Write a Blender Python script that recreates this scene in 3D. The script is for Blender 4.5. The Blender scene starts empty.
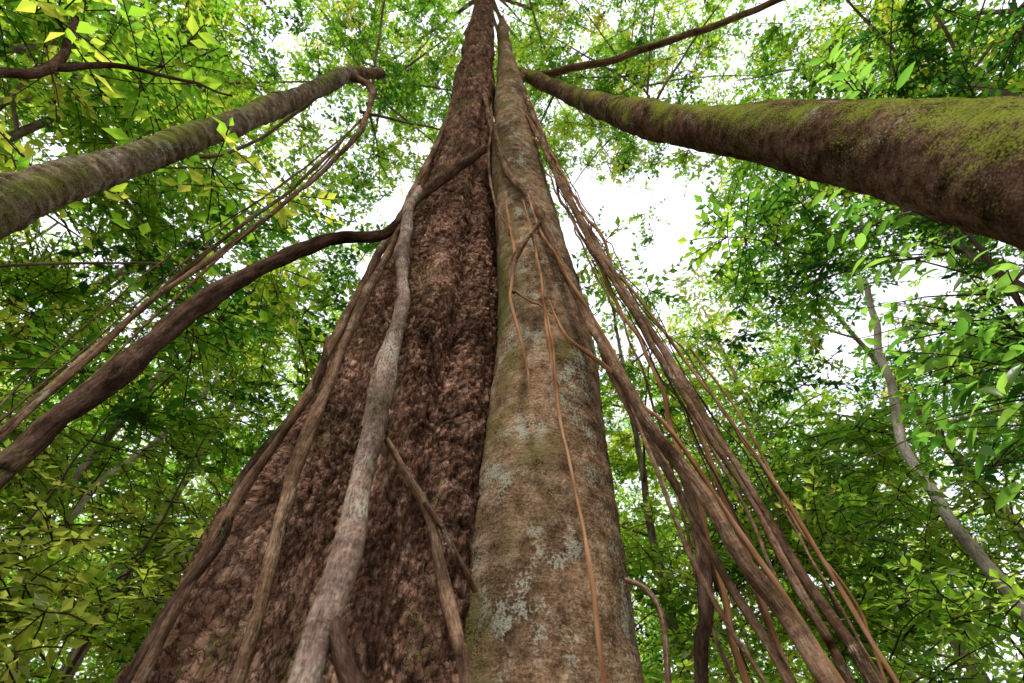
import bpy, math, random
import numpy as np
rng=np.random.default_rng(7)
S=bpy.context.scene
COL=S.collection
# ------------------------------------------------------------------ noise
def _h(i,j,k,s=0):
    M=np.uint64(0xFFFFFFFF)
    h=(i.astype(np.int64)*374761393+j.astype(np.int64)*668265263+k.astype(np.int64)*1274126177+s*974711).astype(np.uint64)&M
    h=((h^(h>>np.uint64(13)))*np.uint64(1274126177))&M
    h=((h^(h>>np.uint64(16)))*np.uint64(2246822519))&M
    return ((h^(h>>np.uint64(15)))&M).astype(np.float64)/4294967295.0
def vn(p,s=0):
    i=np.floor(p).astype(np.int64); f=p-i; u=f*f*(3-2*f); r=0
    for a in (0,1):
        for b in (0,1):
            for c in (0,1):
                w=(u[:,0] if a else 1-u[:,0])*(u[:,1] if b else 1-u[:,1])*(u[:,2] if c else 1-u[:,2])
                r=r+w*_h(i[:,0]+a,i[:,1]+b,i[:,2]+c,s)
    return r
def fbm(p,o=4,s=0):
    r=0;a=.5
    for k in range(o):
        r=r+a*(vn(p*(2.03**k)+17.3*k,s)-.5); a*=.5
    return r*2
def worley(p,s=0):
    i=np.floor(p).astype(np.int64)
    f1=np.full(len(p),9.);f2=np.full(len(p),9.);cid=np.zeros(len(p))
    for a in (-1,0,1):
        for b in (-1,0,1):
            for c in (-1,0,1):
                I=i[:,0]+a;J=i[:,1]+b;K=i[:,2]+c
                q=np.stack([I+_h(I,J,K,s+1),J+_h(I,J,K,s+2),K+_h(I,J,K,s+3)],1)-p
                d=np.sqrt((q*q).sum(1))
                m=d<f1
                f2=np.where(m,f1,np.minimum(f2,d)); cid=np.where(m,_h(I,J,K,s+4),cid); f1=np.where(m,d,f1)
    return f1,f2,cid
# ------------------------------------------------------------------ mesh helpers
def mesh_np(name,verts,quads,smooth=True,attrs=None):
    me=bpy.data.meshes.new(name)
    nv=len(verts);nf=len(quads)
    me.vertices.add(nv); me.vertices.foreach_set("co",np.ascontiguousarray(verts,dtype=np.float32).ravel())
    me.loops.add(nf*4); me.loops.foreach_set("vertex_index",np.ascontiguousarray(quads,dtype=np.int32).ravel())
    me.polygons.add(nf); me.polygons.foreach_set("loop_start",np.arange(0,nf*4,4,dtype=np.int32))
    me.update(calc_edges=True)
    me.polygons.foreach_set("use_smooth",np.full(nf,smooth,dtype=bool))
    for k,(typ,dom,data) in (attrs or {}).items():
        at=me.attributes.new(k,typ,dom)
        at.data.foreach_set("vector" if typ=='FLOAT_VECTOR' else "value",np.ascontiguousarray(data,dtype=np.float32).ravel())
    return me
def obj(name,me,mat=None,parent=None,loc=(0,0,0)):
    o=bpy.data.objects.new(name,me); COL.objects.link(o); o.location=loc
    if mat is not None and me is not None: me.materials.append(mat)
    if parent: o.parent=parent
    return o
def spline(pts,step):
    P=np.array(pts,float)
    if len(P)==2: P=np.array([P[0],(P[0]+P[1])/2,P[1]])
    Q=np.vstack([2*P[0]-P[1],P,2*P[-1]-P[-2]]); Q[:,3]=np.maximum(Q[:,3],.001)
    out=[]
    for i in range(1,len(Q)-2):
        t=np.linspace(0,1,40,endpoint=False)[:,None]
        a,b,c,d=Q[i-1],Q[i],Q[i+1],Q[i+2]
        out.append(.5*((2*b)+(-a+c)*t+(2*a-5*b+4*c-d)*t**2+(-a+3*b-3*c+d)*t**3))
    out=np.vstack(out+[P[-1:]])
    L=np.concatenate([[0],np.cumsum(np.linalg.norm(np.diff(out[:,:3],axis=0),axis=1))])
    if callable(step): s=step(L[-1])
    else:
        n=max(4,int(L[-1]/step)); s=np.linspace(0,L[-1],n)
    return np.stack([np.interp(s,L,out[:,k]) for k in range(4)],1),s
def tube_arrays(pts,step,m,disp=None,wig=0,seed=0,front=0):
    C,s=spline(pts,step); n=len(C)
    R=C[:,3].copy(); C=C[:,:3].copy()
    if wig:
        q=np.stack([s*1.1+seed*3.7,s*0+seed,s*0],1)
        for k in range(3): C[:,k]+=wig*(fbm(q+k*11.3,3,k)+.3*fbm(q*3.1+k*5,2,k+4))
    T=np.gradient(C,axis=0); T/=np.linalg.norm(T,axis=1)[:,None]+1e-9
    ref=np.array([0,1.,0]) if abs(T[0][1])<.9 else np.array([1.,0,0])
    N=np.zeros_like(C); v=ref-T[0]*ref.dot(T[0]); N[0]=v/np.linalg.norm(v)
    for i in range(1,n):
        v=N[i-1]-T[i]*N[i-1].dot(T[i]); N[i]=v/(np.linalg.norm(v)+1e-9)
    B=np.cross(T,N)
    th=np.linspace(0,2*math.pi,m,endpoint=False)
    if front: th=th+front*np.sin(th)
    TH=np.tile(th,n); SS=np.repeat(s,m); RR=np.repeat(R,m)
    bk=np.stack([np.cos(TH)*RR,np.sin(TH)*RR,SS],1)+seed*2.17
    h=np.zeros(n*m); dr=0
    if disp is not None:
        dr,h=disp(TH,SS,RR,bk,np.repeat(C,m,axis=0))
    rad=RR+dr
    V=np.repeat(C,m,axis=0)+rad[:,None]*(np.cos(TH)[:,None]*np.repeat(N,m,axis=0)+np.sin(TH)[:,None]*np.repeat(B,m,axis=0))
    i=np.arange(n-1)[:,None]*m; j=np.arange(m)[None,:]; j2=(j+1)%m
    F=np.stack([i+j,i+j2,i+m+j2,i+m+j],-1).reshape(-1,4)
    return V,F,bk,h,C
def tube(name,pts,step,m,mat,disp=None,wig=0,seed=0,parent=None,front=0):
    V,F,bk,h,C=tube_arrays(pts,step,m,disp,wig,seed,front)
    o0=np.array(pts[0][:3]) if parent is None else np.array(parent.location)
    me=mesh_np(name,V-o0,F,True,{'bk':('FLOAT_VECTOR','POINT',bk),'h':('FLOAT','POINT',h)})
    return obj(name,me,mat,parent,tuple(o0) if parent is None else (0,0,0))
# ------------------------------------------------------------------ node helpers
def NT(name):
    m=bpy.data.materials.new(name); m.use_nodes=True; nt=m.node_tree; nt.nodes.clear(); return m,nt
def nd(nt,t,**kw):
    n=nt.nodes.new(t)
    for k,v in kw.items(): setattr(n,k,v)
    return n
def lk(nt,a,b): nt.links.new(a,b)
def noise(nt,vec,scale,detail=5,rough=.6,st=(1,1,1),off=0):
    mp=nd(nt,'ShaderNodeMapping'); mp.inputs['Scale'].default_value=st; mp.inputs['Location'].default_value=(off,off,off)
    lk(nt,vec,mp.inputs[0])
    n=nd(nt,'ShaderNodeTexNoise'); n.inputs['Scale'].default_value=scale; n.inputs['Detail'].default_value=detail; n.inputs['Roughness'].default_value=rough
    lk(nt,mp.outputs[0],n.inputs['Vector']); return n.outputs['Fac']
def ramp(nt,fac,stops):
    r=nd(nt,'ShaderNodeValToRGB'); e=r.color_ramp.elements
    while len(e)<len(stops): e.new(.5)
    for k,(p,c) in enumerate(stops):
        e[k].position=p; e[k].color=(*c,1) if len(c)==3 else c
    lk(nt,fac,r.inputs[0]); return r.outputs[0]
def g(v): return (v,v,v)
def mix(nt,fac,a,b,mode='MIX'):
    m=nd(nt,'ShaderNodeMix',data_type='RGBA',blend_type=mode)
    if isinstance(fac,(int,float)): m.inputs[0].default_value=fac
    else: lk(nt,fac,m.inputs[0])
    for v,i in ((a,6),(b,7)):
        if isinstance(v,tuple): m.inputs[i].default_value=(*v,1)
        else: lk(nt,v,m.inputs[i])
    return m.outputs[2]
def math_(nt,op,a,b):
    m=nd(nt,'ShaderNodeMath',operation=op)
    for v,i in ((a,0),(b,1)):
        if isinstance(v,(int,float)): m.inputs[i].default_value=v
        else: lk(nt,v,m.inputs[i])
    return m.outputs[0]
def bark(name,dark,mid,light,sc=6,stretch=3,rings=0,moss=0,mossc=(.09,.13,.02),lich=0,lichc=(.36,.37,.30),crack=0,bump=.6,usesh=0,fine=7,ringmix=.6,mossdir=None,crackmix=.8,blotch=.55,simple=False):
    m,nt=NT(name)
    at=nd(nt,'ShaderNodeAttribute',attribute_name='bk'); vec=at.outputs['Vector']
    n1=noise(nt,vec,sc,2 if simple else 4,.7,(1,1,1/stretch))
    c=ramp(nt,n1,[(.3,dark),(.5,mid),(.72,light)])
    if not simple:
        n2=noise(nt,vec,sc*.22,2,.6,(1,1,.6),3.3)
        n3=noise(nt,vec,sc*fine,2,.75,(1,1,1/stretch),7.7)
        c=mix(nt,.85,c,ramp(nt,n2,[(.32,g(blotch)),(.66,g(1.35))]),'MULTIPLY')
        c=mix(nt,.85,c,ramp(nt,n3,[(.3,g(.4)),(.65,g(1.4))]),'MULTIPLY')
        height=math_(nt,'ADD',math_(nt,'MULTIPLY',n1,.6),math_(nt,'MULTIPLY',n3,.4))
    if crack:
        mp=nd(nt,'ShaderNodeMapping'); mp.inputs['Scale'].default_value=(1,1,1/stretch); lk(nt,vec,mp.inputs[0])
        nn=nd(nt,'ShaderNodeTexNoise'); nn.inputs['Scale'].default_value=crack*1.1; nn.inputs['Detail'].default_value=3; nn.inputs['Roughness'].default_value=.7; lk(nt,mp.outputs[0],nn.inputs['Vector'])
        wv=nd(nt,'ShaderNodeVectorMath',operation='MULTIPLY_ADD'); lk(nt,nn.outputs['Color'],wv.inputs[0]); wv.inputs[1].default_value=g(1.6/crack); lk(nt,mp.outputs[0],wv.inputs[2])
        v=nd(nt,'ShaderNodeTexVoronoi',feature='DISTANCE_TO_EDGE'); v.inputs['Scale'].default_value=crack; lk(nt,wv.outputs[0],v.inputs['Vector'])
        cr=ramp(nt,v.outputs['Distance'],[(0,g(0)),(.13,g(1))])
        c=mix(nt,crackmix,c,ramp(nt,cr,[(0,g(.12)),(.6,g(1)),(1,g(1.15))]),'MULTIPLY')
        height=math_(nt,'ADD',height,math_(nt,'MULTIPLY',cr,.35))
    if rings:
        nr=noise(nt,vec,rings,3,.65,(.22,.22,1),1.1)
        c=mix(nt,ringmix,c,ramp(nt,nr,[(.38,g(.5)),(.5,g(1)),(.66,g(1.25))]),'MULTIPLY')
        height=math_(nt,'ADD',height,math_(nt,'MULTIPLY',nr,1.2*ringmix))
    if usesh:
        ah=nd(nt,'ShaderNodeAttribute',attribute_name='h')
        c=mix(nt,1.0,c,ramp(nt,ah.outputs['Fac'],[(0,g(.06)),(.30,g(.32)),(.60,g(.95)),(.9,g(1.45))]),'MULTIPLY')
    if lich:
        nl=noise(nt,vec,4.0,4,.7,(1,1,.8),5.1)
        t=.66-lich*.14
        nl2=math_(nt,'ADD',nl,math_(nt,'MULTIPLY',math_(nt,'SUBTRACT',n3,.5),.5))
        c=mix(nt,ramp(nt,nl2,[(t,g(0)),(t+.07,g(.7))]),c,lichc)
    if moss:
        nm=noise(nt,vec,2.2,4,.65,(1,1,.6),9.4)
        nm2=math_(nt,'ADD',nm,math_(nt,'MULTIPLY',math_(nt,'SUBTRACT',n3,.5),.8))
        if mossdir:
            ge=nd(nt,'ShaderNodeNewGeometry'); dp=nd(nt,'ShaderNodeVectorMath',operation='DOT_PRODUCT'); lk(nt,ge.outputs['Normal'],dp.inputs[0]); dp.inputs[1].default_value=mossdir
            nm2=math_(nt,'ADD',nm2,math_(nt,'MULTIPLY',dp.outputs['Value'],.15))
        t=.70-moss*.16
        c=mix(nt,ramp(nt,nm2,[(t,g(0)),(t+.13,g(.85))]),c,mossc)
    p=nd(nt,'ShaderNodeBsdfDiffuse'); lk(nt,c,p.inputs[0])
    if not simple:
        bp=nd(nt,'ShaderNodeBump'); bp.inputs['Strength'].default_value=bump; bp.inputs['Distance'].default_value=.02
        lk(nt,height,bp.inputs['Height']); lk(nt,bp.outputs[0],p.inputs['Normal'])
    o=nd(nt,'ShaderNodeOutputMaterial'); lk(nt,p.outputs[0],o.inputs[0]); return m
def leafmat(name,stops,tr,trans=.6,gloss=0):
    m,nt=NT(name)
    at=nd(nt,'ShaderNodeAttribute',attribute_name='tint')
    c=ramp(nt,at.outputs['Fac'],stops); ct=ramp(nt,at.outputs['Fac'],tr)
    d=nd(nt,'ShaderNodeBsdfDiffuse'); lk(nt,c,d.inputs[0])
    t=nd(nt,'ShaderNodeBsdfTranslucent'); lk(nt,ct,t.inputs[0])
    mx=nd(nt,'ShaderNodeMixShader'); mx.inputs[0].default_value=trans
    lk(nt,d.outputs[0],mx.inputs[1]); lk(nt,t.outputs[0],mx.inputs[2]); out=mx.outputs[0]
    if gloss:
        gl=nd(nt,'ShaderNodeBsdfGlossy'); gl.inputs['Roughness'].default_value=.35
        m2=nd(nt,'ShaderNodeMixShader'); m2.inputs[0].default_value=gloss; lk(nt,out,m2.inputs[1]); lk(nt,gl.outputs[0],m2.inputs[2]); out=m2.outputs[0]
    o=nd(nt,'ShaderNodeOutputMaterial'); lk(nt,out,o.inputs[0]); return m
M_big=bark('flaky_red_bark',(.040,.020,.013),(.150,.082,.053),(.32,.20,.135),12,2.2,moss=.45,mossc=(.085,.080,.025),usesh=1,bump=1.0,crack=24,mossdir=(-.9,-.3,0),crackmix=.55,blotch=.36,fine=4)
M_pale=bark('smooth_pale_bark',(.070,.040,.022),(.190,.120,.068),(.33,.24,.155),10,1.1,rings=24,ringmix=.38,moss=.76,mossc=(.11,.105,.028),lich=.72,lichc=(.33,.33,.25),bump=.9,fine=6,mossdir=(-.9,-.2,0),blotch=.40)
M_right=bark('mossy_bark',(.028,.015,.009),(.095,.055,.034),(.18,.115,.075),12,1.0,rings=22,ringmix=.4,moss=.68,mossc=(.16,.20,.022),bump=.9,mossdir=(-.25,-.95,.2),lich=.3,lichc=(.26,.25,.18),blotch=.36)
M_left=bark('ridged_grey_bark',(.06,.040,.029),(.19,.135,.095),(.38,.30,.22),12,1.0,rings=14,ringmix=.7,moss=.70,mossc=(.15,.17,.03),lich=.6,bump=1.2,mossdir=(.2,-.9,.2),blotch=.4)
M_lg=bark('grey_liana_bark',(.11,.070,.054),(.23,.16,.122),(.36,.275,.21),14,3,rings=20,ringmix=.5,lich=.6,lichc=(.36,.35,.26),moss=.3,bump=.8,blotch=.42)
M_ld=bark('dark_liana_bark',(.022,.013,.009),(.07,.042,.028),(.16,.10,.07),18,5,bump=1.0,moss=.35,mossc=(.10,.11,.03),blotch=.42)
M_lb=bark('brown_liana_bark',(.065,.036,.020),(.165,.100,.059),(.30,.20,.125),18,6,rings=16,ringmix=.45,bump=.9,lich=.35,lichc=(.3,.28,.2),blotch=.40)
M_lo=bark('orange_root_bark',(.14,.06,.026),(.26,.135,.065),(.38,.24,.13),20,6,bump=.4,simple=True)
M_bg=bark('forest_bark',(.07,.05,.034),(.17,.13,.09),(.32,.27,.2),8,3,simple=True)
M_bgp=bark('pale_forest_bark',(.30,.25,.19),(.50,.43,.34),(.62,.56,.46),8,3,lich=.5,bump=.5)
mt,ntt=NT('twig_bark'); _d=nd(ntt,'ShaderNodeBsdfDiffuse'); _d.inputs[0].default_value=(.06,.042,.028,1); lk(ntt,_d.outputs[0],nd(ntt,'ShaderNodeOutputMaterial').inputs[0]); M_twig=mt
M_leaf=leafmat('canopy_leaf',[(0,(.018,.045,.012)),(.5,(.045,.10,.016)),(1,(.11,.145,.022))],
    [(0,(.04,.15,.018)),(.35,(.17,.44,.03)),(.65,(.37,.67,.04)),(.85,(.60,.80,.06)),(1,(.80,.82,.10))],.62)
M_leafhaze=leafmat('hazed_distant_leaf',[(0,(.03,.06,.02)),(.5,(.06,.11,.03)),(1,(.12,.15,.04))],
    [(0,(.16,.36,.05)),(.5,(.42,.68,.08)),(1,(.78,.84,.16))],.64)  # paler than the canopy leaves: distance haze put into the leaf colour
M_leafy=leafmat('young_leaf',[(0,(.04,.09,.02)),(1,(.13,.17,.03))],[(0,(.22,.52,.04)),(.6,(.52,.76,.06)),(1,(.85,.85,.14))],.65,.03)
M_leafb=leafmat('broad_leaf',[(0,(.03,.08,.015)),(1,(.08,.14,.02))],[(0,(.12,.38,.03)),(1,(.45,.76,.10))],.62,.03)
# ------------------------------------------------------------------ the two central trees
def disp_big(TH,SS,RR,bk,C):
    z=C[:,2]
    fl=np.clip(1-z/7.0,0,1)**1.5
    lob=RR*(.055*np.cos(3*TH+.6+.10*z)+.04*np.cos(5*TH+1.9-.14*z))*(1+1.2*fl)
    lob-= .22*RR*np.exp(-((np.angle(np.exp(1j*(TH-3.55-.02*z))))/.15)**2)*(1-.5*np.clip(z/14,0,1))
    p=bk*np.array([1,1,.45])
    w=np.stack([fbm(p*6,5,5),fbm(p*6,5,6),fbm(p*6,5,7)],1)*.13
    f1,f2,cid=worley((p+w)*14)
    e=np.clip((f2-f1)*5,0,1)**.6
    f1b,f2b,cb=worley((p+w*.8)*np.array([30,30,40]),9)
    fur=np.clip(np.abs(fbm(bk*np.array([5,5,.8])+w*4,4,3))*6,0,1)
    patch=np.clip(.5+1.8*fbm(bk*np.array([1.3,1.3,.8]),3,21),0,1)
    rgh=fbm(bk*np.array([24,24,15]),4,31)
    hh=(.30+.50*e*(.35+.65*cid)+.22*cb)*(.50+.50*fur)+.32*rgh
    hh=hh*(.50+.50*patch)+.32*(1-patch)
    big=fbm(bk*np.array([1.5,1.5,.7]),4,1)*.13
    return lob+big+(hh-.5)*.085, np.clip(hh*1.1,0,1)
def rings_big(L):
    a=np.linspace(0,9,860,endpoint=False); b=np.linspace(9,L,260); return np.concatenate([a,b])
BIG=[(-1.0,3.55,-.2,1.45),(-.99,3.5,1.0,1.20),(-.96,3.45,2.2,1.04),(-.94,3.4,3.6,.95),(-.92,3.35,5.2,.86),(-.90,3.25,8.5,.64),(-.90,2.85,13.,.50),(-1.0,2.35,18,.44),(-1.12,1.75,25,.36),(-1.2,1.3,31,.2)]
E1=bpy.data.objects.new('giant_rainforest_tree',None); COL.objects.link(E1); E1.location=(-1.02,3.55,0)
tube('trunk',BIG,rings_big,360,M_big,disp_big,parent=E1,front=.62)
def disp_pale(TH,SS,RR,bk,C):
    a=fbm(bk*np.array([1.2,1.2,.45]),4,2)*.07
    b=fbm(bk*np.array([6,6,9]),4,4)*.014
    c=fbm(bk*np.array([2.,2.,16]),3,8)*.008
    lob=RR*.05*np.cos(2*TH+.8+.15*C[:,2])
    return a+b+c+lob, np.full(len(TH),.6)
PALE=[(.05,3.0,-.2,.70),(.13,3.0,1.0,.56),(.17,3.0,2.2,.495),(.26,3.0,3.6,.485),(.34,3.0,5.1,.475),(.22,2.95,7.5,.43),(.06,2.85,10.,.41),(-.04,2.65,14,.33),(-.15,2.5,17,.26),(-.35,2.3,22,.17),(-.4,2.2,25,.06)]
E2=bpy.data.objects.new('smooth_bark_tree',None); COL.objects.link(E2); E2.location=(.05,3.0,0)
tube('trunk',PALE,lambda L:np.linspace(0,L,800),160,M_pale,disp_pale,parent=E2)
tube('upper_limb',[(-.02,2.6,14.4,.17),(.35,2.5,14.9,.12),(.86,2.45,14.9,.10),(2.65,2.07,14.8,.088),(4.1,1.37,13.7,.075),(5.2,.77,12.8,.06),(6.3,.5,12.9,.04)],.12,14,M_lb,wig=.08,parent=E2)
def disp_mid(TH,SS,RR,bk,C):
    return fbm(bk*np.array([2,2,1.2]),4,2)*.06+fbm(bk*np.array([9,9,12]),4,4)*.016, np.full(len(TH),.6)
RT=[(2.15,.35,-.2,.36),(2.19,.5,1.6,.31),(2.2,.73,3.5,.285),(2.2,1.0,4.75,.262),(2.12,1.28,6.0,.238),(1.76,1.68,7.9,.215),(1.34,2.3,11.8,.185),(.6,2.5,14.6,.17),(.2,2.6,15.9,.15)]
E3=bpy.data.objects.new('leaning_mossy_tree',None); COL.objects.link(E3); E3.location=(2.15,.35,0)
tube('trunk',RT,lambda L:np.linspace(0,L,700),90,M_right,disp_mid,parent=E3)
def disp_left(TH,SS,RR,bk,C):
    return fbm(bk*np.array([2,2,1.2]),4,3)*.06+fbm(bk*np.array([4,4,22]),4,4)*.028, np.full(len(TH),.6)
LT=[(-4.5,1.3,-.2,.28),(-4.3,1.45,2,.22),(-4.04,1.56,5.0,.18),(-3.9,1.65,6.3,.165),(-3.62,1.75,8.0,.15),(-3.3,1.8,10,.14),(-3.1,1.83,11.5,.13),(-2.55,1.9,12.0,.08)]
E4=bpy.data.objects.new('slender_ridged_tree',None); COL.objects.link(E4); E4.location=(-4.5,1.3,0)
tube('trunk',LT,lambda L:np.linspace(0,L,600),64,M_left,disp_left,parent=E4)
# ------------------------------------------------------------------ lianas (surveyed centre lines, cm / radius mm)
LI={
'D':[(-248,190,256,69),(-251,196,286,74),(-256,205,325,77),(-260,215,387,78),(-257,225,465,78),(-234,235,545,74),(-196,242,605,62),(-139,240,617,55),(-122,240,681,60),(-97,240,775,60),(-41,235,882,60)],
'E':[(-114,230,716,56),(-117,230,645,66),(-91,220,465,58),(-79,210,362,60),(-75,205,304,64),(-71,200,252,66),(-71,195,218,64),(-70,190,192,62)],
'F':[(-123,250,1069,36),(-127,240,629,38),(-127,230,445,36),(-120,220,330,34),(-114,215,270,33),(-106,210,227,32),(-103,210,197,32)],
'G':[(-126,260,1214,36),(-142,260,710,40),(-152,260,490,36),(-149,250,392,34),(-161,250,323,33),(-166,250,272,31),(-167,250,235,30),(-168,250,206,30)],
'G2':[(-158,260,462,22),(-145,250,408,31),(-153,250,363,28),(-167,250,316,28),(-162,250,275,27),(-171,250,242,25),(-172,250,206,26)],
'H':[(-72,215,319,20),(-55,220,296,24),(-42,225,276,26),(-34,220,253,26),(-28,220,235,29),(-20,210,213,27),(-15,210,197,26)],
'H2':[(-45,220,281,15),(-33,220,265,17),(-22,220,248,16),(-17,230,243,16)],
'I':[(-73,195,225,30),(-62,192,209,40),(-50,187,192,44),(-38,182,175,44)],
'E2':[(-85,220,451,32),(-87,215,414,33),(-86,210,367,29),(-84,210,322,20)],
'J':[(-306,185,1149,66),(-251,190,1075,55),(-217,200,870,34),(-230,210,747,28),(-260,220,624,24),(-293,230,531,25),(-307,230,462,26),(-313,230,390,23),(-304,220,329,22),(-309,220,296,21)],
'J2':[(-228,200,911,20),(-248,210,691,20),(-282,220,600,18),(-305,230,519,20),(-309,230,416,20),(-299,220,323,18),(-298,220,284,18)],
'J3':[(-309,180,1131,55),(-376,220,958,24),(-412,230,867,30),(-483,240,866,37),(-585,250,929,32)],
'J4':[(-226,200,940,10),(-262,210,705,9),(-300,222,610,8),(-316,230,500,9),(-322,230,400,8),(-318,225,290,8)],
'J5':[(-232,200,890,12),(-240,212,720,10),(-268,222,590,9),(-290,232,500,10),(-296,232,410,10),(-292,225,300,9)],
'J6':[(-240,205,820,7),(-285,215,640,7),(-330,228,560,7),(-345,235,430,6),(-340,235,300,6)],
'M1':[(-154,230,2197,50),(-29,245,991,52),(33,240,667,46),(59,235,486,40),(72,230,409,40),(87,230,342,40),(104,230,296,38),(114,230,257,38),(125,230,227,38),(129,230,201,38)],
'M2':[(-6,250,1723,36),(23,250,1347,36),(68,250,801,34),(95,250,602,33),(118,250,463,31),(127,240,364,28),(137,240,313,27),(144,240,261,27),(153,240,225,26),(155,240,204,26)],
'M3':[(-20,250,1723,36),(7,250,1398,36),(55,250,882,34),(85,250,624,31),(111,250,477,28),(122,240,368,22),(135,240,302,21),(140,240,257,20),(144,240,226,19),(145,240,204,19)],
'M4':[(21,260,1567,20),(83,260,740,17),(123,260,522,14),(148,260,413,12),(164,260,338,13),(174,260,266,11),(177,260,208,11)],
'M5':[(68,240,451,16),(74,240,403,26),(86,240,347,26),(98,240,296,25),(107,240,257,24),(117,240,226,23),(122,240,204,22)],
'M6':[(77,230,364,10),(82,230,309,12),(86,230,278,10),(92,230,248,12),(100,230,219,11),(105,230,201,10)],
'M7':[(111,270,349,21),(114,270,314,32),(111,270,276,35),(103,270,245,34),(90,270,210,33)],
'M8':[(58,250,256,13),(68,250,252,15),(73,250,241,15),(72,250,225,16),(68,250,206,15)],
'M9':[(156,270,460,9),(170,270,401,8),(174,270,337,10),(174,270,294,9),(183,270,254,8),(177,270,210,7)],
'N1':[(-9,230,701,12),(0,225,577,18),(1,220,503,20),(-1,220,465,14),(6,220,420,11),(12,220,382,9),(13,220,357,3)],
'N2':[(12,230,686,12),(22,225,547,12),(26,220,451,13),(29,220,392,12),(30,220,338,12),(34,215,281,11),(36,210,239,11),(34,205,196,11)],
'N3':[(3,220,479,13),(15,220,465,10),(26,220,454,8),(29,220,408,7),(30,220,368,5),(40,220,369,3)],
'N4':[(28,225,617,21),(16,220,576,30),(4,220,544,33),(0,220,511,27),(3,220,476,17)],
'N5':[(-38,230,1127,19),(-33,230,867,22),(-24,230,716,16),(-4,225,588,10)],
'N6':[(30,225,472,8),(39,220,420,11),(56,225,403,14),(71,230,390,18)],
'N7':[(19,230,701,12),(29,225,599,13),(45,225,534,14),(71,235,444,16),(89,240,373,14),(113,240,316,15)],
}
MATS={'D':M_ld,'E':M_lg,'F':M_lb,'G':M_lb,'G2':M_ld,'H':M_lb,'H2':M_lb,'I':M_ld,'E2':M_lg,'J':M_lb,'J2':M_lb,'J3':M_bg,'J4':M_lb,'J5':M_lb,'J6':M_lb,'M1':M_lb,'M2':M_lb,'M3':M_lb,'M4':M_lo,'M5':M_lb,'M6':M_lb,'M7':M_ld,'M8':M_lb,'M9':M_lo,'N1':M_lo,'N2':M_lo,'N3':M_lo,'N4':M_lb,'N5':M_lb,'N6':M_lo,'N7':M_lo}
def ground_ext(p):
    for e in (0,-1):
        a=np.array(p[e][:3]); b=np.array(p[1 if e==0 else -2][:3])
        if a[2]<3.2 and a[2]<b[2]:
            d=(a-b)/(abs(a[2]-b[2])+1e-6); d[:2]=np.clip(d[:2],-.25,.25)
            q=a+d*(a[2]+.1); q=(q[0],q[1],-.1,p[e][3])
            p=[q]+p if e==0 else p+[q]
    return p
sd=1
for k,v in LI.items():
    p=[(a/100,b/100,c/100,r/1000) for a,b,c,r in v]
    if k not in('H2','E2','M8'): p=ground_ext(p)
    r=max(q[3] for q in p); sd+=1
    nm='aerial_root' if k[0]=='N' or k in('M4','M9','J4','J5','J6') else 'liana'
    def dl(TH,SS,RR,bk,C,sd=sd):
        return RR*(.30*fbm(np.stack([SS*2.3+sd,SS*0,SS*0],1),4,sd)+.12*np.cos(2*TH+SS*3)+.25*fbm(bk*np.array([18,18,7]),3,2)),np.full(len(TH),.6)
    tube(nm,p,.035 if r>.02 else .05,16 if r>.03 else 9,MATS[k],dl,wig=min(.05,.025+r*.35),seed=sd)
for j in range(9):
    x1=1.18+.075*j+rng.normal()*.06; y1=2.55+rng.uniform(-.15,.3); rr=rng.choice([.005,.007,.010,.018])
    p=[(.15+.03*j,2.6,14.5-j*.3,rr*1.4),(.50+.035*j,2.6,9.+rng.normal()*.2,rr*1.2),(.84+.04*j,2.58,6.0,rr),(1.06+.04*j,2.55,4.4,rr),(x1-.05,y1,2.8,rr*1.1),(x1,y1,-.1,rr*1.2)]
    tube('aerial_root',p,.06,8,[M_lb,M_lo,M_lb,M_ld][j%4],wig=.11,seed=40+j)
# ------------------------------------------------------------------ foliage templates
def sprays(ntw,nl,L0,tw,lw,seed):
    r=np.random.default_rng(seed); V=[];F=[];T=[];TV=[];TF=[]
    for t in range(ntw):
        az=r.uniform(0,2*math.pi); el=r.normal(.05,.35); ln=tw*r.uniform(.6,1.1)
        d=np.array([math.cos(az)*math.cos(el),math.sin(az)*math.cos(el),math.sin(el)])
        side=np.cross(d,[0,0,1.]); side/=np.linalg.norm(side); up=np.cross(side,d)
        P=[d*ln*s-np.array([0,0,.22*ln*s*s]) for s in np.linspace(0,1,3)]
        w=.005+.003*tw
        for q in P:
            for a in (0,2.1,4.2): TV.append(q+w*(side*math.cos(a)+up*math.sin(a)))
        b=len(TV)-9
        for i in range(2):
            for a in range(3): TF.append([b+i*3+a,b+i*3+(a+1)%3,b+i*3+3+(a+1)%3,b+i*3+3+a])
        for i in range(nl):
            s=.18+.85*i/(nl-1); q=d*ln*s-np.array([0,0,.22*ln*s*s])
            sg=1 if i%2 else -1
            ld=d*r.uniform(.2,1.0)+side*sg*r.uniform(.3,1.1)+np.array([0,0,r.normal(-.12,.35)])
            if i==nl-1: ld=d
            ld/=np.linalg.norm(ld)
            nn=np.array([0,0,1.])+r.normal(0,.5,3); ws=np.cross(ld,nn); ws/=np.linalg.norm(ws); nu=np.cross(ws,ld)
            L=L0*r.uniform(.5,1.3); W=L*lw
            b=len(V); V+= [q,q+ld*L*.42+ws*W+nu*L*.06,q+ld*L-nu*L*.10,q+ld*L*.42-ws*W+nu*L*.06]
            F.append([b,b+1,b+2,b+3]); T.append(r.uniform(-.18,.18))
    return np.array(V),np.array(F),np.array(T),np.array(TV),np.array(TF)
TP1=[sprays(7,9,.19,.85,.27,s) for s in range(5)]
TP2=[sprays(8,9,.155,.72,.27,20+s) for s in range(5)]
TP3=[sprays(9,11,.125,.72,.28,30+s) for s in range(5)]
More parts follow.
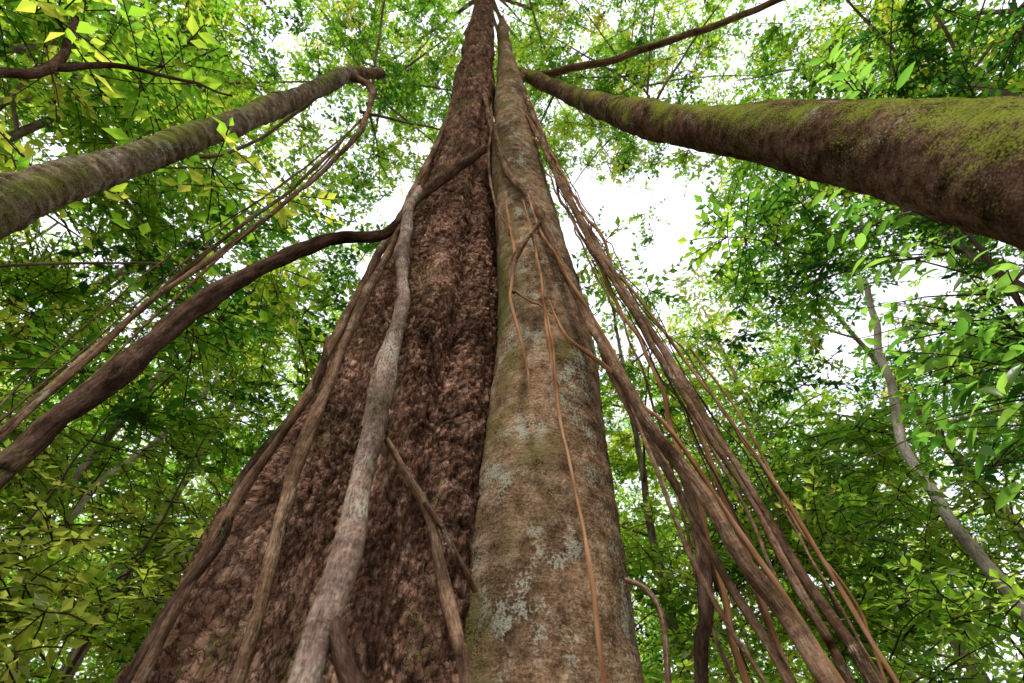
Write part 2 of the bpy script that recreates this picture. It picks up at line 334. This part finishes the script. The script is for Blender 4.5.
TPF=[sprays(6,7,.18,.7,.28,70+s) for s in range(5)]
TPN=[sprays(5,8,.12,.42,.25,50+s) for s in range(5)]
def rotm(r,tilt):
    a=r.uniform(0,2*math.pi); t=r.normal(0,tilt); b=r.uniform(0,2*math.pi)
    ca,sa=math.cos(a),math.sin(a); Rz=np.array([[ca,-sa,0],[sa,ca,0],[0,0,1]])
    k=np.array([math.cos(b),math.sin(b),0]); K=np.array([[0,-k[2],k[1]],[k[2],0,-k[0]],[-k[1],k[0],0]])
    return (np.eye(3)+math.sin(t)*K+(1-math.cos(t))*K@K)@Rz
class Acc:
    def __init__(s): s.V=[];s.F=[];s.T=[];s.TV=[];s.TF=[];s.o=0;s.to=0;s.LV=[];s.LF=[];s.LB=[];s.lo=0
    def clumps(s,cl,tpls,tint,smin,smax,twigs=True):
        for c in cl:
            V,F,T,TV,TF=tpls[rng.integers(len(tpls))]
            R=rotm(rng,.4)*rng.uniform(smin,smax)
            s.V.append(V@R.T+c); s.F.append(F+s.o); s.o+=len(V); s.T.append(T+tint+rng.normal(0,.20))
            if twigs: s.TV.append(TV@R.T+c); s.TF.append(TF+s.to); s.to+=len(TV)
    def tubes(s,lst,sd):
        for k,(p,st,m) in enumerate(lst):
            V,F,bk,h,C=tube_arrays(p,st,m,wig=.08,seed=k+sd)
            s.LV.append(V);s.LF.append(F+s.lo);s.LB.append(bk);s.lo+=len(V)
    def flush(s,par,base,mat,tmat):
        if s.V:
            obj('leaves',mesh_np('leaves',np.vstack(s.V)-base,np.vstack(s.F),False,{'tint':('FLOAT','FACE',np.clip(np.concatenate(s.T),0,1))}),mat,par)
        if s.TV: obj('twigs',mesh_np('twigs',np.vstack(s.TV)-base,np.vstack(s.TF),True),M_twig,par)
        if s.LV: obj('limbs',mesh_np('limbs',np.vstack(s.LV)-base,np.vstack(s.LF),True,{'bk':('FLOAT_VECTOR','POINT',np.vstack(s.LB))}),tmat,par)
CAM=np.array([0,0,1.5])
def keep(c):
    v=c-CAM; d=np.linalg.norm(v)
    if d<7.2: return False
    if c[2]<17 and c[1]<3.6 and c[1]>-1.5 and abs(c[0]+.3)<2.5: return False
    if c[2]<25 and c[1]<3.0 and c[1]>-1 and abs(c[0]+.8)<1.1: return False
    if c[2]<12.5 and c[1]<2.2 and c[1]>-.5 and abs(c[0])<4.6: return False
    if c[2]<15.5 and c[1]<2.9 and c[1]>-.8 and 0<c[0]<6.3: return False
    if .5<c[1]<6.4:   # clumps cleared from the camera's line of sight to the slender pale tree
        s=6/c[1]; X=c[0]*s; Z=(c[2]-1.5)*s+1.5
        if Z<10.5 and abs(X-np.interp(Z,[2.7,5,6,7.3,8.7,10.9],[6,6.,6.1,6.7,7.35,8.35]))<.85: return False
    return True
def gaps(c): # wind-thrown openings in the canopy
    return fbm((c/3.0)[None,:]+4.2,3,12)[0]
def grow(acc,x,y,H,cr,ncl,lo,tint,tpls,top=None,tr=None,thr=-.20,twigs=True,smin=.75,smax=1.3):
    tr=tr or (.0050*H+.025)
    lean=rng.normal(0,.03*H,2)
    lst=[]
    if top is None:
        def ax(t): return np.array([x+lean[0]*t*t,y+lean[1]*t*t,H*t])
        lst.append(([(*ax(t),tr*(1-.8*t)+.01) for t in (0,.2,.4,.6,.8,.97)],.5,9))
    else:
        def ax(t): return top+np.array([0,0,(t-1)*H])
    nl=max(6,int(ncl/14)); cl=[]
    for i in range(nl):
        t=lo+(1-lo)*((i+rng.uniform(.0,1))/nl)**.85
        az=i*2.399+rng.normal(0,.4); q=(t-lo)/(1-lo)
        rad=cr*(.45+.75*math.sin(math.pi*min(1,q*.75+.22)))*rng.uniform(.65,1.15)*(1-.45*q*q)
        a=ax(t*.93 if top is None else t); rise=rad*rng.uniform(.15,.6)
        e=a+np.array([math.cos(az)*rad,math.sin(az)*rad,rise])
        mid=a+(e-a)*.5+np.array([0,0,.12*rad])
        nb=0
        for j in range(14):
            s=rng.uniform(.35,1.08)
            c=a+(e-a)*s+rng.normal(0,1,3)*np.array([.30,.30,.17])*cr*(.4+.5*s)
            if c[2]<1.5 or not keep(c): continue
            if gaps(c)<thr: continue
            cl.append(c); nb+=1
        if nb>=6 and keep(mid): lst.append(([(*a,tr*.32),(*mid,tr*.2),(*e,tr*.08)],.5,6))
    acc.tubes(lst,x+y); acc.clumps(cl,tpls,tint,smin,smax,twigs)
def crown_on(emp,*a,**k):
    A=Acc(); grow(A,*a,**k); A.flush(emp,np.array(emp.location),M_leaf,M_bg)
crown_on(E1,-1.1,1.8,8,7.0,340,.2,.68,TP1,top=np.array([-1.15,1.5,31.]),tr=.30)
crown_on(E2,0,2.6,8,5.0,220,.2,.68,TP2,top=np.array([1.6,3.6,25.]),tr=.16)
crown_on(E3,2,3,7,4.5,200,.2,.6,TP2,top=np.array([4.0,3.3,21.]),tr=.12)
crown_on(E4,-3,2,7,4.5,220,.2,.6,TP2,top=np.array([-3.6,3.0,19.]),tr=.12)
# surrounding forest
pos=[]
def far_ok(x,y,md): return all((x-a)**2+(y-b)**2>md*md for a,b in pos)
tries=0
while len(pos)<44 and tries<5000:
    tries+=1
    az=math.radians(rng.uniform(-82,82)); d=rng.uniform(7.5,27)
    x=d*math.sin(az); y=d*math.cos(az)
    if not far_ok(x,y,2.6+.05*d): continue
    if abs(x+.4)<2 and d<10: continue
    if 24<math.degrees(az)<62 and d<12.5: continue
    pos.append((x,y))
MASS=Acc()
EXTRA=[(-9,1),(9.5,2),(-8.6,2.9),(9,-5),(8.4,4.4),(11.5,.5)]
for (x,y) in pos+EXTRA:
    d=math.hypot(x,y)
    H=rng.uniform(12,22) if d>10 else rng.uniform(11,17)
    tp=[TP1,TP2,TP3][rng.integers(3)] if d<14 else [TP1,TP2][rng.integers(2)]
    cr=rng.uniform(3.0,4.4); n=int(rng.uniform(120,185)); lo=rng.uniform(.12,.32); ti=rng.choice([.18,.34,.48,.6,.7,.78])+rng.normal(0,.04); thr=-.20
    if x>0: ti-=.05
    if (x,y) in EXTRA and abs(x)>7 and 0<y<5: H=18; cr=4.6; n=180; thr=-.28; lo=.45; ti=.58; tp=TP2
    if d<12:
        e=bpy.data.objects.new('rainforest_tree',None); COL.objects.link(e); e.location=(x,y,0)
        A=Acc(); grow(A,x,y,H,cr,n,lo,ti,tp,thr=thr); A.flush(e,np.array([x,y,0.]),M_leaf,M_bg)
    else: grow(MASS,x,y,H,cr,n,lo,ti,tp,twigs=d<15,thr=thr)
EM=bpy.data.objects.new('forest_background',None); COL.objects.link(EM); MASS.flush(EM,np.zeros(3),M_leaf,M_bg)
MASS=Acc()
for i in range(48):
    az=math.radians(rng.uniform(-76,76)); d=rng.uniform(28,40); H=rng.uniform(14,23)
    x,y=d*math.sin(az),d*math.cos(az)
    MASS.tubes([([(x,y,0,.22),(x+.2,y,H*.5,.15),(x,y+.3,H*.95,.05)],1.5,7)],i)
    cl=[c for c in (np.array([x,y,H*.60])+rng.normal(0,1,(46,3))*np.array([2.2,2.2,H*.22])) if c[2]>1.5]
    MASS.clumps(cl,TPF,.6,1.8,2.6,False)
EM=bpy.data.objects.new('distant_forest',None); COL.objects.link(EM); MASS.flush(EM,np.zeros(3),M_leafhaze,M_bg)
# understory saplings with bright young leaves
for (x,y,H,cr,n,t) in [(-4.1,5.0,5.6,1.4,110,.8),(-5.2,4.6,6.0,1.4,90,.7),(-3.6,6.6,5.6,1.2,80,.65),(-6.6,6.4,7.5,1.8,110,.5),(4.0,6.4,6.5,1.5,100,.35),(3.0,7.2,5.6,1.4,90,.5),(8.8,5.8,7.0,1.7,110,.4),(5.6,8.4,8.0,1.9,130,.3),(8.0,8.6,8.5,2.0,130,.45)]:
    b=np.array([x,y,0.]); e=bpy.data.objects.new('understory_sapling',None); COL.objects.link(e); e.location=b
    A=Acc(); lst=[([(x,y,0,.03),(x+.1,y,H*.5,.02),(x,y,H,.008)],.2,7)]; cc=[]
    for i in range(12):
        z=H*rng.uniform(.35,.95); az=rng.uniform(0,6.28); r=cr*rng.uniform(.6,1.2)
        p1=np.array([x+math.cos(az)*r,y+math.sin(az)*r,z+.3*r]); lst.append(([(x,y,z,.012),(*((np.array([x,y,z])+p1)/2+[0,0,.1]),.009),(*p1,.004)],.2,5))
        for j in range(n//12): cc.append(np.array([x,y,z])+(p1-np.array([x,y,z]))*rng.uniform(.3,1.1)+rng.normal(0,.22,3))
    A.tubes(lst,x); A.clumps(cc,TPN,t,.8,1.3+.5*(y>8)); A.flush(e,b,M_leafy,M_twig)
# ------------------------------------------------------------------ background trunks
def bt(name,pts,mat,st=.2,m=12,wig=.08,sd=0):
    p=[(a/100,b/100,c/100,r/1000) for a,b,c,r in pts]; tube(name,ground_ext(p),st,m,mat,None,wig,sd)
bt('slender_pale_tree',[(835,600,1091,60),(735,600,870,66),(670,600,731,70),(613,600,602,74),(602,600,507,80),(599,600,430,84),(604,600,360,90),(597,600,268,96)],M_bgp,sd=61,wig=.08)
bt('slender_pale_tree',[(-529,600,756,40),(-559,600,662,45),(-582,600,579,46),(-602,600,500,48),(-610,600,300,50)],M_bgp,sd=62)
bt('slender_tree',[(-1600,700,-10,170),(-1480,700,900,150),(-1388,700,1222,130),(-1324,700,1355,120),(-1260,700,1582,90),(-1230,690,1900,50)],M_bg,sd=63)
bt('slender_tree',[(-1240,700,-10,180),(-1201,700,894,140),(-1178,700,972,140),(-1147,700,1116,135),(-1077,700,1385,115),(-1050,690,1800,50)],M_bg,sd=64)
KE=bpy.data.objects.new('overhanging_branch',None); COL.objects.link(KE); KE.location=(-4.4,.75,5.59)
for q in ([(-560,60,480,60),(-440,75,559,54),(-431,80,598,50),(-431,85,645,55),(-499,80,778,46),(-712,65,1093,40)],[(-431,85,645,48),(-422,95,713,36),(-348,100,690,22),(-275,110,655,12)]):
    tube('branch',[(a/100,b/100,c/100,r*.8/1000) for a,b,c,r in q],.06,10,M_ld,None,.06,70,KE)
# ------------------------------------------------------------------ near sapling, right edge, big leaves
def bigleaves(emp,base,twigs,L0,mat,per=9):
    V=[];F=[];T=[]
    for (a,b_,tn) in twigs:
        a=np.array(a);b_=np.array(b_);d=b_-a;ln=np.linalg.norm(d);d/=ln
        side=np.cross(d,[0,0,1.]);side/=np.linalg.norm(side)
        for i in range(per):
            s=.2+.8*i/(per-1);q=a+d*ln*s-np.array([0,0,.15*ln*s*s])
            sg=1 if i%2 else -1
            ld=d*rng.uniform(.4,.9)+side*sg*rng.uniform(.5,1.)+np.array([0,0,rng.normal(-.35,.3)])
            ld/=np.linalg.norm(ld)
            nn=np.array([0,0,1.])+rng.normal(0,.35,3);ws=np.cross(ld,nn);ws/=np.linalg.norm(ws);nu=np.cross(ws,ld)
            L=L0*rng.uniform(.6,1.2);W=L*.17
            prof=[(0,.06),(.2,.7),(.45,1.),(.7,.75),(.88,.32),(1.,.02)]
            bb=len(V)
            for (u,w) in prof:
                cpt=q+ld*L*(u+.08)-nu*L*.22*u*u
                V+= [cpt+ws*W*w+nu*W*w*.35,cpt,cpt-ws*W*w+nu*W*w*.35]
            t=tn+rng.normal(0,.12)
            for k in range(5):
                o=bb+k*3; F+=[[o,o+1,o+4,o+3],[o+1,o+2,o+5,o+4]]
                T+=[t,t]
    obj('leaves',mesh_np('leaves',np.array(V)-base,np.array(F),True,{'tint':('FLOAT','FACE',np.clip(T,0,1))}),mat,emp)
base=np.array([4.2,2.6,0.])
e=bpy.data.objects.new('large_leaved_sapling',None); COL.objects.link(e); e.location=base
lst=[([(4.2,2.6,0,.035),(4.25,2.5,3,.028),(4.3,2.1,5.5,.02),(4.6,1.3,8.5,.01)],.2,8)]; tw=[]
for i in range(54):
    z=rng.uniform(3.2,8.2) if i%2 else rng.uniform(3.2,5.2); yy=2.5 if z<4.5 else 2.5-(z-4.5)*.31
    a=np.array([4.27+max(0,z-6)*.1,yy,z]); az=math.radians(rng.uniform(110,260)); r=rng.uniform(.6,1.35)
    b_=a+np.array([math.cos(az)*r,math.sin(az)*r*.8,rng.uniform(-.1,.5)])
    lst.append(([(*a,.010),(*((a+b_)/2+[0,0,.05]),.007),(*b_,.003)],.15,5)); tw.append((a,b_,rng.uniform(.0,.9)))
A=Acc(); A.tubes(lst,3); A.flush(e,base,M_leafb,M_twig); bigleaves(e,base,tw,.22,M_leafb)
# ------------------------------------------------------------------ ground
n=120; xs=np.linspace(-1,1,n); xs=np.sign(xs)*np.abs(xs)**2.2*400
X,Y=np.meshgrid(xs,xs); P=np.stack([X.ravel(),Y.ravel(),np.zeros(n*n)],1); P[:,2]=fbm(P/6.,3,20)*.25
i=np.arange(n-1)[:,None]*n;j=np.arange(n-1)[None,:]
F=np.stack([i+j,i+j+1,i+n+j+1,i+n+j],-1).reshape(-1,4)
m,nt=NT('leaf_litter'); tc=nd(nt,'ShaderNodeTexCoord')
a=noise(nt,tc.outputs['Object'],9,3,.7); b=noise(nt,tc.outputs['Object'],.6,2,.6)
c=mix(nt,ramp(nt,b,[(.42,g(0)),(.6,g(1))]),ramp(nt,a,[(.3,(.07,.045,.025)),(.7,(.26,.17,.09))]),ramp(nt,a,[(.3,(.03,.05,.015)),(.7,(.10,.12,.04))]))
p=nd(nt,'ShaderNodeBsdfDiffuse'); lk(nt,c,p.inputs[0])
o=nd(nt,'ShaderNodeOutputMaterial'); lk(nt,p.outputs[0],o.inputs[0])
obj('ground',mesh_np('ground',P,F,True),m)
# ------------------------------------------------------------------ light
EL=math.radians(70); AZ=math.radians(195)
W=bpy.data.worlds.new("World"); S.world=W; W.use_nodes=True; nt=W.node_tree; nt.nodes.clear()
sky=nd(nt,'ShaderNodeTexSky',sky_type='NISHITA'); sky.sun_disc=False; sky.sun_elevation=EL; sky.sun_rotation=AZ; sky.dust_density=4; sky.air_density=1.2
tc=nd(nt,'ShaderNodeTexCoord'); cn=noise(nt,tc.outputs['Generated'],2.2,2,.6)
c=mix(nt,ramp(nt,cn,[(.2,g(.80)),(.6,g(.98))]),sky.outputs[0],(10.6,10.6,11.8))
b=nd(nt,'ShaderNodeBackground'); b.inputs[1].default_value=.15; lk(nt,c,b.inputs[0])
o=nd(nt,'ShaderNodeOutputWorld'); lk(nt,b.outputs[0],o.inputs[0])
sl=bpy.data.lights.new('sun','SUN'); sl.energy=4.8; sl.angle=math.radians(3); sl.color=(1,.95,.88)
so=bpy.data.objects.new('sun',sl); COL.objects.link(so)
from mathutils import Vector
dirv=Vector((math.sin(AZ)*math.cos(EL),math.cos(AZ)*math.cos(EL),math.sin(EL)))
so.rotation_euler=dirv.to_track_quat('Z','Y').to_euler(); so.location=(0,-10,40)
# ------------------------------------------------------------------ camera
cd=bpy.data.cameras.new('camera'); cd.lens=16.49; cd.sensor_width=36; cd.clip_end=2000; cd.clip_start=.05
cd.dof.use_dof=True; cd.dof.focus_distance=4.2; cd.dof.aperture_fstop=1.6
co=bpy.data.objects.new('camera',cd); COL.objects.link(co); co.location=(0,0,1.5); co.rotation_euler=(math.radians(90+50),0,0)
S.camera=co
S.view_settings.view_transform='Standard'; S.view_settings.look='None'; S.view_settings.exposure=0
